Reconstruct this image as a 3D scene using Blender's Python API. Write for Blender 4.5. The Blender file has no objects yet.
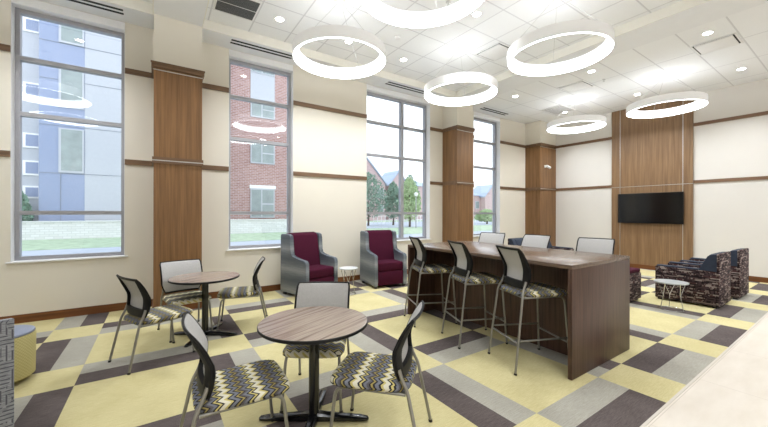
import bpy, bmesh, math, random
from mathutils import Vector, Matrix
random.seed(7)
PI = math.pi
C = bpy.context.scene.collection

# ------------------------------------------------------------------ materials
def srgb(r, g, b):
    f = lambda c: (c/255/12.92) if c/255 <= 0.04045 else ((c/255+0.055)/1.055)**2.4
    return (f(r), f(g), f(b), 1)

class NT:
    def __init__(s, name):
        s.m = bpy.data.materials.new(name); s.m.use_nodes = True
        s.t = s.m.node_tree; s.t.nodes.clear()
        s.out = s.n('ShaderNodeOutputMaterial')
    def n(s, typ, **kw):
        nd = s.t.nodes.new(typ)
        for k, v in kw.items(): setattr(nd, k, v)
        return nd
    def l(s, a, b): s.t.links.new(a, b)
    def put(s, sock, v):
        if hasattr(v, 'is_output') or isinstance(v, bpy.types.NodeSocket): s.l(v, sock)
        else: sock.default_value = v
    def math(s, op, a, b=None, c=None):
        nd = s.n('ShaderNodeMath', operation=op)
        s.put(nd.inputs[0], a)
        if b is not None: s.put(nd.inputs[1], b)
        if c is not None: s.put(nd.inputs[2], c)
        return nd.outputs[0]
    def coords(s, scale=(1, 1, 1), rot=(0, 0, 0)):
        tc = s.n('ShaderNodeTexCoord'); mp = s.n('ShaderNodeMapping')
        mp.inputs['Scale'].default_value = scale; mp.inputs['Rotation'].default_value = rot
        s.l(tc.outputs['Object'], mp.inputs['Vector'])
        return mp.outputs['Vector']
    def xyz(s, v):
        nd = s.n('ShaderNodeSeparateXYZ'); s.l(v, nd.inputs[0]); return nd.outputs
    def noise(s, v, scale=5, detail=2, rough=.5):
        nd = s.n('ShaderNodeTexNoise'); s.l(v, nd.inputs['Vector'])
        nd.inputs['Scale'].default_value = scale; nd.inputs['Detail'].default_value = detail
        nd.inputs['Roughness'].default_value = rough
        return nd.outputs['Fac']
    def ramp(s, f, stops, interp='LINEAR'):
        nd = s.n('ShaderNodeValToRGB'); cr = nd.color_ramp; cr.interpolation = interp
        while len(cr.elements) < len(stops): cr.elements.new(0.5)
        for e, (p, c) in zip(cr.elements, stops): e.position = p; e.color = c
        s.l(f, nd.inputs[0]); return nd.outputs[0]
    def mix(s, f, a, b):
        nd = s.n('ShaderNodeMix', data_type='RGBA')
        s.put(nd.inputs[0], f); s.put(nd.inputs[6], a); s.put(nd.inputs[7], b); return nd.outputs[2]
    def bsdf(s, col, rough=.6, metal=0, spec=.5, bump=None, bstr=.2, bdist=.002, **kw):
        b = s.n('ShaderNodeBsdfPrincipled')
        s.put(b.inputs['Base Color'], col); s.put(b.inputs['Roughness'], rough)
        b.inputs['Metallic'].default_value = metal; b.inputs['Specular IOR Level'].default_value = spec
        for k, v in kw.items(): b.inputs[k.replace('_', ' ')].default_value = v
        if bump is not None:
            bp = s.n('ShaderNodeBump'); bp.inputs['Strength'].default_value = bstr
            bp.inputs['Distance'].default_value = bdist
            s.l(bump, bp.inputs['Height']); s.l(bp.outputs[0], b.inputs['Normal'])
        s.l(b.outputs[0], s.out.inputs[0]); return s.m

def plain(name, col, rough=.6, metal=0, spec=.5, var=.04, vscale=8, bump=0, bscale=200):
    t = NT(name); v = t.coords()
    f = t.noise(v, vscale, 3)
    lo = tuple(c*(1-var) for c in col[:3])+(1,); hi = tuple(min(1, c*(1+var)) for c in col[:3])+(1,)
    c = t.ramp(f, [(.3, lo), (.7, hi)])
    b = t.noise(v, bscale, 2) if bump else None
    return t.bsdf(c, rough, metal, spec, b, bump)

def emit(name, col, s):
    t = NT(name); e = t.n('ShaderNodeEmission'); e.inputs[0].default_value = col; e.inputs[1].default_value = s
    t.l(e.outputs[0], t.out.inputs[0]); return t.m

def wood(name, dark, light, axis='z', fine=1.0, rough=.45, streak=.5, spec=.4):
    """straight-grained veneer; grain runs along `axis`"""
    t = NT(name)
    s = {'x': (.35, 9, 9), 'y': (9, .35, 9), 'z': (9, 9, .35)}[axis]
    s2 = {'x': (1.2, 70, 70), 'y': (70, 1.2, 70), 'z': (70, 70, 1.2)}[axis]
    a = t.noise(t.coords(tuple(q*fine for q in s)), 1.6, 4, .6)
    b = t.noise(t.coords(tuple(q*fine for q in s2)), 1.0, 3, .6)
    f = t.math('ADD', t.math('MULTIPLY', a, 1-streak), t.math('MULTIPLY', b, streak))
    c = t.ramp(f, [(.36, dark), (.5, tuple((p+q)/2 for p, q in zip(dark, light))), (.64, light)])
    return t.bsdf(c, rough, 0, spec, b, .06, .001)

M = {}
M['wall'] = plain('cream_wall_paint', srgb(227, 221, 208), .75, spec=.25, var=.012, vscale=1.5, bump=.05, bscale=120)
M['wall_white'] = plain('pale_wall_paint', srgb(222, 218, 212), .75, spec=.25, var=.012, vscale=1.5, bump=.05, bscale=120)
M['gyp'] = plain('white_ceiling_paint', srgb(236, 237, 239), .8, spec=.2, var=.01)
M['fascia'] = plain('cream_fascia_paint', srgb(236, 233, 223), .75, spec=.2, var=.01)
M['white'] = plain('white_paint', srgb(236, 236, 236), .45, var=.01)
M['oak_v'] = wood('oak_veneer_upright', srgb(106, 75, 46), srgb(144, 107, 70), 'z', 1.3, .4)
M['oak_tv'] = wood('oak_veneer_panel', srgb(112, 84, 58), srgb(148, 118, 86), 'z', 1.3, .4)
M['trim_x'] = wood('brown_wood_trim_long', srgb(98, 74, 54), srgb(130, 102, 76), 'x', 1, .45)
M['trim_y'] = wood('brown_wood_trim_cross', srgb(104, 76, 56), srgb(134, 104, 80), 'y', 1, .45)
M['base_x'] = wood('brown_baseboard_long', srgb(92, 54, 26), srgb(128, 80, 42), 'x', 1, .4)
M['base_y'] = wood('brown_baseboard_cross', srgb(92, 54, 26), srgb(128, 80, 42), 'y', 1, .4)
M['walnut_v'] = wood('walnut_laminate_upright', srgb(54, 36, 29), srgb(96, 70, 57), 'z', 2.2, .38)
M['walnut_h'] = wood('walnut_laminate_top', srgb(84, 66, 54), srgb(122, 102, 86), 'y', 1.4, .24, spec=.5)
M['metal_line'] = plain('satin_aluminium', srgb(200, 200, 198), .35, .9, var=.02)
M['strip'] = plain('beige_edge_strip', srgb(196, 188, 176), .5, var=.02)
M['silver'] = plain('silver_powder_coat', srgb(150, 148, 142), .35, .75, var=.03)
M['chrome'] = plain('chrome_wire', srgb(205, 205, 205), .18, 1, var=.02)
M['black'] = plain('black_plastic', srgb(14, 14, 16), .5, var=.1, spec=.3)
M['black_gloss'] = plain('gloss_black_enamel', srgb(18, 18, 20), .16, var=.1, spec=.6)
M['screen'] = plain('black_screen_glass', srgb(5, 5, 7), .12, var=.05, spec=.5)
M['dark_slot'] = plain('dark_slot', srgb(14, 14, 15), .7, var=.05)
M['frame_al'] = plain('grey_window_aluminium', srgb(160, 160, 164), .45, .25, var=.02)
M['maroon'] = plain('maroon_upholstery', srgb(66, 17, 38), .9, spec=.15, var=.12, vscale=60, bump=.3, bscale=500)
M['navy'] = plain('navy_upholstery', srgb(46, 54, 70), .7, spec=.3, var=.1, vscale=20, bump=.2, bscale=400)
M['shoe'] = plain('dark_chair_foot', srgb(30, 28, 28), .5)
M['lit'] = emit('glowing_ring_diffuser', (.935, .968, 1, 1), 6.4)
M['uplit'] = emit('soft_uplight_strip', (.935, .968, 1, 1), 1.7)
def m_shell():
    t = NT('lit_white_acrylic'); t.bsdf(srgb(240, 240, 240), .5, 0, .3)
    b = [n for n in t.t.nodes if n.type == 'BSDF_PRINCIPLED'][0]
    b.inputs['Emission Color'].default_value = (1, .99, .98, 1); b.inputs['Emission Strength'].default_value = .08
    return t.m
M['shell'] = m_shell()
M['spot'] = emit('glowing_downlight_lens', (1, .96, .9, 1), 22)

def m_carpet(name, lo, hi, rot=0):
    t = NT(name)
    a = t.noise(t.coords((1, 1, 1)), 260, 2, .7)
    b = t.noise(t.coords((6, 60, 1), (0, 0, rot)), 2.0, 3, .6)
    c2 = t.noise(t.coords(), 2.2, 2)
    f = t.math('ADD', t.math('ADD', t.math('MULTIPLY', a, .5), t.math('MULTIPLY', b, .3)), t.math('MULTIPLY', c2, .2))
    c = t.ramp(f, [(.36, lo), (.62, hi)])
    return t.bsdf(c, .95, 0, .1, a, .5, .003)
M['c_yellow'] = m_carpet('yellow_loop_carpet', srgb(182, 170, 122), srgb(216, 206, 160))
M['c_grey'] = m_carpet('grey_loop_carpet', srgb(142, 138, 128), srgb(182, 178, 166))
M['c_purple'] = m_carpet('dark_heather_carpet', srgb(62, 55, 55), srgb(114, 104, 101), PI/2)

def m_tile_floor():
    t = NT('beige_porcelain_tile'); v = t.coords()
    x, y, z = t.xyz(v)
    # 0.61 x 0.305 tiles laid along the strip, half-offset rows
    row = t.math('FLOOR', t.math('DIVIDE', t.math('SUBTRACT', y, .93), .6))
    xo = t.math('ADD', x, t.math('MULTIPLY', row, .4))
    gx = t.math('PINGPONG', t.math('SUBTRACT', xo, .2), .6)
    gy = t.math('PINGPONG', t.math('SUBTRACT', y, .93), .3)
    g = t.math('MINIMUM', gx, gy)
    line = t.math('LESS_THAN', g, .0025)
    n = t.noise(t.coords((1.2, 4, 1)), 2, 4, .6)
    c = t.ramp(n, [(.3, srgb(207, 197, 183)), (.7, srgb(217, 208, 196))])
    c = t.mix(line, c, srgb(186, 176, 162))
    return t.bsdf(c, .35, 0, .4)
M['f_tile'] = m_tile_floor()

def m_ceiling_tile(name, x0, px, y0, py):
    t = NT(name); v = t.coords(); x, y, z = t.xyz(v)
    gx = t.math('PINGPONG', t.math('SUBTRACT', x, x0), px/2)
    gy = t.math('PINGPONG', t.math('SUBTRACT', y, y0), py/2)
    g = t.math('MINIMUM', gx, gy)
    line = t.math('LESS_THAN', g, .011)
    n = t.noise(v, 160, 3, .7)
    c = t.ramp(n, [(.3, srgb(236, 237, 239)), (.7, srgb(246, 247, 248))])
    c = t.mix(line, c, srgb(216, 216, 219))
    h = t.math('ADD', t.math('MULTIPLY', n, .3), t.math('GREATER_THAN', g, .016))
    return t.bsdf(c, .9, 0, .15, h, .35, .004)
M['ctile_a'] = m_ceiling_tile('acoustic_tile_tray', .69, .632, 5.83, .635)
M['ctile_b'] = m_ceiling_tile('acoustic_tile_far', 8.35, 1.22, 1.306, .61)

def m_chevron(name='chevron_upholstery'):
    t = NT(name); v = t.coords(); x, y, z = t.xyz(v)
    s = t.math('ADD', y, t.math('MULTIPLY', z, 1.0))
    tri = t.math('PINGPONG', t.math('ADD', s, 5.0), .034)
    p = t.math('ADD', t.math('ADD', x, 5.0), t.math('MULTIPLY', tri, 1.1))
    f = t.math('FRACT', t.math('DIVIDE', p, .19))
    W_, D_, Y_, B_, G_, O_ = srgb(226, 221, 200), srgb(34, 32, 38), srgb(204, 190, 118), srgb(116, 119, 130), srgb(92, 88, 90), srgb(158, 142, 80)
    c = t.ramp(f, [(0, W_), (.16, Y_), (.24, D_), (.31, B_), (.43, D_), (.50, O_), (.57, D_), (.62, G_), (.70, B_), (.80, D_), (.86, Y_), (.93, D_)], 'CONSTANT')
    n = t.noise(v, 500, 2)
    return t.bsdf(t.mix(t.math('MULTIPLY', n, .18), c, srgb(120, 116, 110)), .85, 0, .2, n, .2, .001)
M['chevron'] = m_chevron()

def m_mesh():
    t = NT('grey_mesh_fabric'); v = t.coords()
    a = t.noise(t.coords((1, 1, 1)), 420, 2)
    c = t.ramp(a, [(.35, srgb(164, 162, 160)), (.65, srgb(196, 194, 192))])
    return t.bsdf(c, .7, 0, .3, a, .3, .001)
M['mesh'] = m_mesh()

def m_laminate():
    t = NT('striped_wood_laminate')
    rotd = t.coords((1, 1, 1), (0, 0, math.radians(-56)))
    def sc(v):
        m = t.n('ShaderNodeMapping'); m.inputs['Scale'].default_value = v; t.l(rotd, m.inputs['Vector']); return m.outputs['Vector']
    a = t.noise(sc((1.0, 22, 1)), 1.3, 3, .55)
    b = t.noise(sc((1.6, 110, 1)), 1.2, 3, .6)
    f = t.math('ADD', t.math('MULTIPLY', a, .65), t.math('MULTIPLY', b, .35))
    c = t.ramp(f, [(.36, srgb(104, 84, 72)), (.46, srgb(138, 118, 104)), (.54, srgb(160, 144, 132)), (.64, srgb(122, 102, 90))])
    return t.bsdf(c, .22, 0, .5)
M['laminate'] = m_laminate()

def m_stripes():   # soft grey horizontal gradient bands of the wing chairs
    t = NT('grey_shaded_stripe_vinyl'); v = t.coords(); x, y, z = t.xyz(v)
    tri = t.math('PINGPONG', t.math('ADD', z, .07), .19)
    f = t.math('DIVIDE', tri, .19)
    n = t.noise(t.coords((1.5, 1.5, 40)), 3, 2)
    f = t.math('ADD', t.math('MULTIPLY', f, .6), t.math('MULTIPLY', n, .4))
    c = t.ramp(f, [(.15, srgb(76, 84, 94)), (.5, srgb(104, 110, 116)), (.85, srgb(150, 154, 156))])
    return t.bsdf(c, .5, 0, .4)
M['stripe'] = m_stripes()

def m_dashes():    # brown and taupe broken horizontal dashes of the right-hand armchairs
    t = NT('brown_dashed_upholstery'); v = t.coords(); x, y, z = t.xyz(v)
    u = t.math('ADD', x, y)
    row = t.math('FLOOR', t.math('DIVIDE', z, .019))
    cb = t.n('ShaderNodeCombineXYZ')
    t.l(t.math('ADD', t.math('MULTIPLY', u, 7.5), t.math('MULTIPLY', row, 3.71)), cb.inputs[0]); t.l(t.math('MULTIPLY', row, 7.3), cb.inputs[1])
    n = t.noise(cb.outputs[0], 1.0, 0)
    c = t.ramp(n, [(0, srgb(30, 22, 26)), (.38, srgb(66, 52, 54)), (.47, srgb(44, 32, 36)), (.53, srgb(112, 98, 94)), (.58, srgb(70, 46, 46)), (.64, srgb(142, 130, 124))], 'CONSTANT')
    return t.bsdf(c, .85, 0, .2)
M['dash'] = m_dashes()

def m_hatch():     # grey hatched squares of the chair at the left edge
    t = NT('grey_hatched_upholstery'); v = t.coords(); x, y, z = t.xyz(v)
    u = t.math('ADD', x, y)
    a = t.math('LESS_THAN', t.math('PINGPONG', u, .012), .0035)
    b = t.math('LESS_THAN', t.math('PINGPONG', z, .012), .0035)
    big = t.n('ShaderNodeTexNoise'); t.l(v, big.inputs['Vector']); big.inputs['Scale'].default_value = 14; big.inputs['Detail'].default_value = 0
    c1 = t.math('MULTIPLY', a, t.math('GREATER_THAN', big.outputs['Fac'], .52))
    c2 = t.math('MULTIPLY', b, t.math('LESS_THAN', big.outputs['Fac'], .5))
    f = t.math('MAXIMUM', c1, c2)
    n = t.noise(t.coords((1, 1, 14)), 30, 2)
    base = t.ramp(n, [(.35, srgb(112, 114, 118)), (.65, srgb(156, 156, 158))])
    return t.bsdf(t.mix(f, base, srgb(84, 84, 90)), .85, 0, .2)
M['hatch'] = m_hatch()

def m_quilt():
    t = NT('yellow_diamond_upholstery'); v = t.coords(); x, y, z = t.xyz(v)
    ang = t.math('ARCTAN2', y, x); u = t.math('MULTIPLY', ang, .25)
    a = t.math('PINGPONG', t.math('ADD', u, z), .014); b = t.math('PINGPONG', t.math('SUBTRACT', u, z), .014)
    f = t.math('LESS_THAN', t.math('MINIMUM', a, b), .003)
    return t.bsdf(t.mix(f, srgb(200, 190, 136), srgb(180, 168, 110)), .8, 0, .2)
M['quilt'] = m_quilt()

def m_grille():
    t = NT('black_lattice_grille'); v = t.coords(); x, y, z = t.xyz(v)
    a = t.math('PINGPONG', t.math('ADD', x, y), .009); b = t.math('PINGPONG', t.math('SUBTRACT', x, y), .009)
    f = t.math('LESS_THAN', t.math('MINIMUM', a, b), .0022)
    return t.bsdf(t.mix(f, srgb(34, 34, 36), srgb(108, 108, 108)), .6)
M['lattice'] = m_grille()
def m_perf():
    t = NT('perforated_white_grille'); v = t.coords(); x, y, z = t.xyz(v)
    a = t.math('PINGPONG', x, .012); b = t.math('PINGPONG', y, .012)
    f = t.math('GREATER_THAN', t.math('MINIMUM', a, b), .007)
    return t.bsdf(t.mix(f, srgb(214, 214, 214), srgb(140, 140, 142)), .6)
M['perf'] = m_perf()

def m_glass():
    t = NT('window_glass')
    tr = t.n('ShaderNodeBsdfTransparent'); tr.inputs[0].default_value = (.95, .965, .965, 1)
    gl = t.n('ShaderNodeBsdfGlossy'); gl.inputs['Roughness'].default_value = 0.0
    fr = t.n('ShaderNodeFresnel'); fr.inputs[0].default_value = 1.5
    mx = t.n('ShaderNodeMixShader')
    t.l(t.math('MINIMUM', t.math('MULTIPLY', fr.outputs[0], 2.4), .9), mx.inputs[0]); t.l(tr.outputs[0], mx.inputs[1]); t.l(gl.outputs[0], mx.inputs[2])
    t.l(mx.outputs[0], t.out.inputs[0]); return t.m
M['glass'] = m_glass()

def m_brick(name, c1, c2, mortar, scale=1.0):
    t = NT(name); tc = t.n('ShaderNodeTexCoord'); x, y, z = t.xyz(tc.outputs['Object'])
    cb = t.n('ShaderNodeCombineXYZ'); t.l(t.math('ADD', x, y), cb.inputs[0]); t.l(z, cb.inputs[1])
    b = t.n('ShaderNodeTexBrick'); t.l(cb.outputs[0], b.inputs['Vector'])
    b.inputs['Color1'].default_value = c1; b.inputs['Color2'].default_value = c2; b.inputs['Mortar'].default_value = mortar
    b.inputs['Scale'].default_value = scale; b.inputs['Mortar Size'].default_value = .012
    b.inputs['Brick Width'].default_value = .3; b.inputs['Row Height'].default_value = .11
    return t.bsdf(b.outputs[0], .9, 0, .1)
M['brick'] = m_brick('red_brick', srgb(152, 112, 104), srgb(176, 140, 132), srgb(196, 182, 184))
M['brick_far'] = m_brick('hazed_red_brick', srgb(188, 158, 160), srgb(200, 172, 172), srgb(208, 194, 194))  # far houses: distance haze painted into the brick as a paler tint
M['white_brick'] = m_brick('white_block', srgb(214, 214, 212), srgb(226, 226, 226), srgb(204, 204, 204), 1.0)
M['panel_w'] = plain('white_cladding', srgb(182, 186, 194), .6, var=.02)
M['panel_b'] = plain('blue_grey_cladding', srgb(142, 154, 182), .6, var=.02)
M['seam'] = plain('cladding_seam', srgb(130, 138, 150), .7)
M['win_dark'] = plain('dim_window_glass', srgb(140, 152, 152), .15, var=.15, vscale=2, spec=.6)
M['roof'] = plain('hazed_blue_grey_shingle', srgb(172, 184, 204), .9, var=.06)  # roof colour lightened to carry the haze of distance
M['grass'] = plain('lawn', srgb(172, 188, 160), .95, var=.2, vscale=3, spec=.1)
M['path'] = plain('pale_concrete_path', srgb(176, 182, 192), .9, var=.05, vscale=2)
M['leaf'] = plain('leaf_green', srgb(120, 152, 134), .8, var=.25, vscale=1.5)
M['leaf2'] = plain('leaf_light_green', srgb(164, 188, 140), .8, var=.25, vscale=1.5)
M['bark'] = plain('bark', srgb(84, 72, 62), .9, var=.2)

# ------------------------------------------------------------------ mesh helpers
def mesh(name, bm, mats, parent=None, smooth=False):
    if not isinstance(mats, (list, tuple)): mats = [mats]
    me = bpy.data.meshes.new(name)
    bmesh.ops.recalc_face_normals(bm, faces=bm.faces)
    bm.to_mesh(me); bm.free()
    for m in mats: me.materials.append(m)
    if smooth:
        for p in me.polygons: p.use_smooth = True
        try: me.set_sharp_from_angle(angle=math.radians(smooth if smooth is not True else 40))
        except Exception: pass
    o = bpy.data.objects.new(name, me); C.objects.link(o)
    if parent is not None: o.parent = parent
    return o

def bx(bm, x0, x1, y0, y1, z0, z1, mi=0, bev=0, seg=2):
    vs = [bm.verts.new(p) for p in [(x0,y0,z0),(x1,y0,z0),(x1,y1,z0),(x0,y1,z0),(x0,y0,z1),(x1,y0,z1),(x1,y1,z1),(x0,y1,z1)]]
    fs = [bm.faces.new([vs[i] for i in q]) for q in [(0,3,2,1),(4,5,6,7),(0,1,5,4),(1,2,6,5),(2,3,7,6),(3,0,4,7)]]
    for f in fs: f.material_index = mi
    if bev:
        es = list({e for f in fs for e in f.edges})
        r = bmesh.ops.bevel(bm, geom=es, offset=bev, segments=seg, affect='EDGES', profile=.5)
        for f in r['faces']: f.material_index = mi
    return fs

def B(): return bmesh.new()
def box_obj(name, dims, mat, parent=None, bev=0, seg=2):
    bm = B(); bx(bm, *dims, bev=bev, seg=seg); return mesh(name, bm, mat, parent, smooth=30 if bev else False)

def fillet(pts, r, n=5):
    out = [Vector(pts[0])]
    for i in range(1, len(pts)-1):
        p0, p, p1 = Vector(pts[i-1]), Vector(pts[i]), Vector(pts[i+1])
        a = (p0-p); b = (p1-p); d = min(r, a.length*.49, b.length*.49)
        A = p+a.normalized()*d; Bq = p+b.normalized()*d
        for k in range(n+1):
            t = k/n; out.append((1-t)**2*A+2*t*(1-t)*p+t*t*Bq)
    out.append(Vector(pts[-1])); return out

def tube(bm, pts, r, n=10, fil=0, mi=0, closed=False, r2=None):
    P = fillet(pts, fil) if fil else [Vector(p) for p in pts]
    up = None; rings = []; N = len(P)
    for i, p in enumerate(P):
        if closed: t = (P[(i+1) % N]-P[i-1]).normalized()
        else: t = (P[min(i+1, N-1)]-P[max(i-1, 0)]).normalized()
        if up is None:
            up = t.orthogonal().normalized()
        up = (up-t*up.dot(t)).normalized(); s = t.cross(up)
        rr = r if r2 is None else r+(r2-r)*i/(N-1)
        rings.append([bm.verts.new(p+(up*math.cos(2*PI*k/n)+s*math.sin(2*PI*k/n))*rr) for k in range(n)])
    for i in range(N if closed else N-1):
        a, b = rings[i], rings[(i+1) % N]
        for k in range(n):
            f = bm.faces.new((a[k], a[(k+1) % n], b[(k+1) % n], b[k])); f.material_index = mi
    if not closed:
        for q in (rings[0][::-1], rings[-1]):
            f = bm.faces.new(q); f.material_index = mi

def lathe(bm, prof, n=40, cx=0, cy=0, mis=None, closed=False):
    rings = []
    for r, z in prof:
        if r < 1e-6: rings.append([bm.verts.new((cx, cy, z))])
        else: rings.append([bm.verts.new((cx+r*math.cos(2*PI*k/n), cy+r*math.sin(2*PI*k/n), z)) for k in range(n)])
    m = len(rings)
    for i in range(m if closed else m-1):
        a, b = rings[i], rings[(i+1) % m]; mi = mis[i] if mis else 0
        for k in range(n):
            k2 = (k+1) % n
            if len(a) == 1 and len(b) == 1: continue
            if len(a) == 1: f = bm.faces.new((a[0], b[k2], b[k]))
            elif len(b) == 1: f = bm.faces.new((a[k], a[k2], b[0]))
            else: f = bm.faces.new((a[k], a[k2], b[k2], b[k]))
            f.material_index = mi

def rings_solid(bm, rings, cap=True, mi=0):
    R = [[bm.verts.new(p) for p in r] for r in rings]; n = len(R[0])
    for a, b in zip(R, R[1:]):
        for k in range(n):
            f = bm.faces.new((a[k], a[(k+1) % n], b[(k+1) % n], b[k])); f.material_index = mi
    if cap:
        for q in (R[0][::-1], R[-1]):
            f = bm.faces.new(q); f.material_index = mi

def prism(bm, outline, axis, a, b, mi=0, bev=0):
    """outline in the two other axes, extruded along axis a..b"""
    def P(u, v, w):
        return {'x': (w, u, v), 'y': (u, w, v), 'z': (u, v, w)}[axis]
    A = [bm.verts.new(P(u, v, a)) for u, v in outline]; Bv = [bm.verts.new(P(u, v, b)) for u, v in outline]
    n = len(A); fs = []
    for k in range(n): fs.append(bm.faces.new((A[k], A[(k+1) % n], Bv[(k+1) % n], Bv[k])))
    fs.append(bm.faces.new(A[::-1])); fs.append(bm.faces.new(Bv))
    for f in fs: f.material_index = mi
    if bev:
        es = list({e for f in fs[-2:] for e in f.edges})
        bmesh.ops.bevel(bm, geom=es, offset=bev, segments=3, affect='EDGES', profile=.5)

def thing(name, label, cat, loc=(0, 0, 0), rz=0, group=None):
    o = bpy.data.objects.new(name, None); o.empty_display_size = .1; C.objects.link(o)
    o.location = loc; o.rotation_euler = (0, 0, rz); o['label'] = label; o['category'] = cat
    if group: o['group'] = group
    return o
def tag(o, label, cat, group=None, kind=None):
    o['label'] = label; o['category'] = cat
    if group: o['group'] = group
    if kind: o['kind'] = kind
    return o
def struct(o, label, cat):
    return tag(o, label, cat, kind='structure')
def dup(root, label, loc, rz=0, group=None):
    r = root.copy(); C.objects.link(r); r.location = loc; r.rotation_euler = (0, 0, rz); r['label'] = label
    if group: r['group'] = group
    for ch in list(root.children):
        c = ch.copy(); C.objects.link(c); c.parent = r
        for g in list(ch.children):
            d = g.copy(); C.objects.link(d); d.parent = c
    return r

# ------------------------------------------------------------------ dimensions
W, D = 6.714, 11.284         # window wall plane y, end wall plane x
WT = .30                     # wall thickness
XB, YR = -4.2, -3.6          # back wall, right wall
ZS, ZT = 4.57, 4.73          # soffit / tray ceiling
YC = 6.173                   # column front plane
Z1, Z2 = 2.35, 3.80
SE = 6.22                    # soffit edge

# ------------------------------------------------------------------ floor
def carpet():
    bm = B(); h = .254; x0, y0 = 2.435, .972
    xs = [XB]+[x0+h*k for k in range(-60, 60) if XB+.02 < x0+h*k < D-.02]+[D]
    ys = [y0-.007]+[y0+h*k for k in range(1, 60) if y0+h*k < W-.02]+[W]
    V = {}
    def v(i, j):
        if (i, j) not in V: V[i, j] = bm.verts.new((xs[i], ys[j], 0))
        return V[i, j]
    for i in range(len(xs)-1):
        for j in range(len(ys)-1):
            cx, cy = (xs[i]+xs[i+1])/2, (ys[j]+ys[j+1])/2
            a = (cx-x0)/h; b = (cy-y0)/h
            ia, ux = math.floor(a/6), a % 6; mb, uy = math.floor(b/6), b % 6
            xb = ux >= 4; yb = uy < 2
            if xb == yb: m = 0
            elif yb: m = 1 if ((uy >= 1) == ((ia+mb) % 2 == 0)) else 2
            else: m = 1 if ((ux >= 5) == ((ia+1+mb) % 2 == 0)) else 2
            f = bm.faces.new((v(i, j), v(i+1, j), v(i+1, j+1), v(i, j+1))); f.material_index = m
    return mesh('floor', bm, [M['c_yellow'], M['c_grey'], M['c_purple']])
struct(carpet(), 'patterned carpet of yellow fields crossed by grey and dark bands', 'floor')
bm = B(); bx(bm, XB, D, YR, .945, -.06, 0)
struct(mesh('floor', bm, M['f_tile']), 'beige tiled floor in the right foreground', 'floor')
bm = B(); bx(bm, XB, D, .945, .965, -.05, .004)
struct(mesh('trim_1', bm, M['strip']), 'thin metal strip between the carpet and the beige tile', 'floor trim')
bm = B(); bx(bm, XB-.3, D+.3, YR-.3, W+WT, -.12, -.06)
struct(mesh('floor', bm, M['gyp']), 'slab under the floor finishes', 'floor')

# ------------------------------------------------------------------ window wall with openings
WIN = [(-1.68, -.43), (1.087, 2.30), (4.05, 6.03), (7.75, 8.99)]
ZB, ZH = .86, 4.57
bm = B()
xs = [XB-.3]+[q for w in WIN for q in w]+[D+.3]
for k in range(0, len(xs), 2): bx(bm, xs[k], xs[k+1], W, W+WT, -.1, 5.0)
for a, b in WIN:
    bx(bm, a, b, W, W+WT, -.1, ZB-.02); bx(bm, a, b, W, W+WT, ZH, 5.0)
# upper plaster of the columns
COL = [(-.05, .60), (6.49, 7.107), (10.343, D)]
for a, b in COL: bx(bm, a, b, YC, W, Z2-.02, ZS+.1)
struct(mesh('wall_left', bm, M['wall']), 'cream window wall with three wood clad columns', 'wall')
bm = B()
bx(bm, D, D+.3, YR-.3, W, -.1, 5.0)
struct(mesh('wall_end', bm, M['wall_white']), 'pale end wall carrying the television panel', 'wall')
bm = B(); bx(bm, XB-.3, D, YR-.3, YR, -.1, 5.0)
struct(mesh('wall_right', bm, M['wall_white']), 'pale side wall opposite the windows', 'wall')
bm = B(); bx(bm, XB-.3, XB, YR, W, -.1, 5.0)
struct(mesh('wall_back', bm, M['wall_white']), 'pale wall behind the camera', 'wall')

# ------------------------------------------------------------------ ceiling
bm = B()
def ceil_piece(x0, x1, y0, y1, z, mi): bx(bm, x0, x1, y0, y1, z, 5.0, mi)
# soffit along the windows and the two cross beams
ceil_piece(XB, D, SE, W, ZS, 1)
ceil_piece(-.05, .595, YR, SE, ZS, 1)
ceil_piece(6.49, 7.22, YR, SE, ZS, 1)
ceil_piece(7.22, D, YR, SE, ZS, 3)
ceil_piece(XB, -.05, YR, SE, ZT, 0)
ceil_piece(.595, 6.49, YR, SE, ZT, 0)
# cream fascias of the raised trays
for a, b in ((XB, -.05), (.595, 6.49)):
    bx(bm, a, b, SE-.012, SE, ZS, ZT, 2)
    bx(bm, b-.012, b, YR, SE-.012, ZS, ZT, 2)
    if a > 0: bx(bm, a, a+.012, YR, SE-.012, ZS, ZT, 2)
struct(mesh('ceiling', bm, [M['ctile_a'], M['gyp'], M['fascia'], M['ctile_b']]), 'white tiled ceiling with raised tray and plaster beams', 'ceiling')

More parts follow.
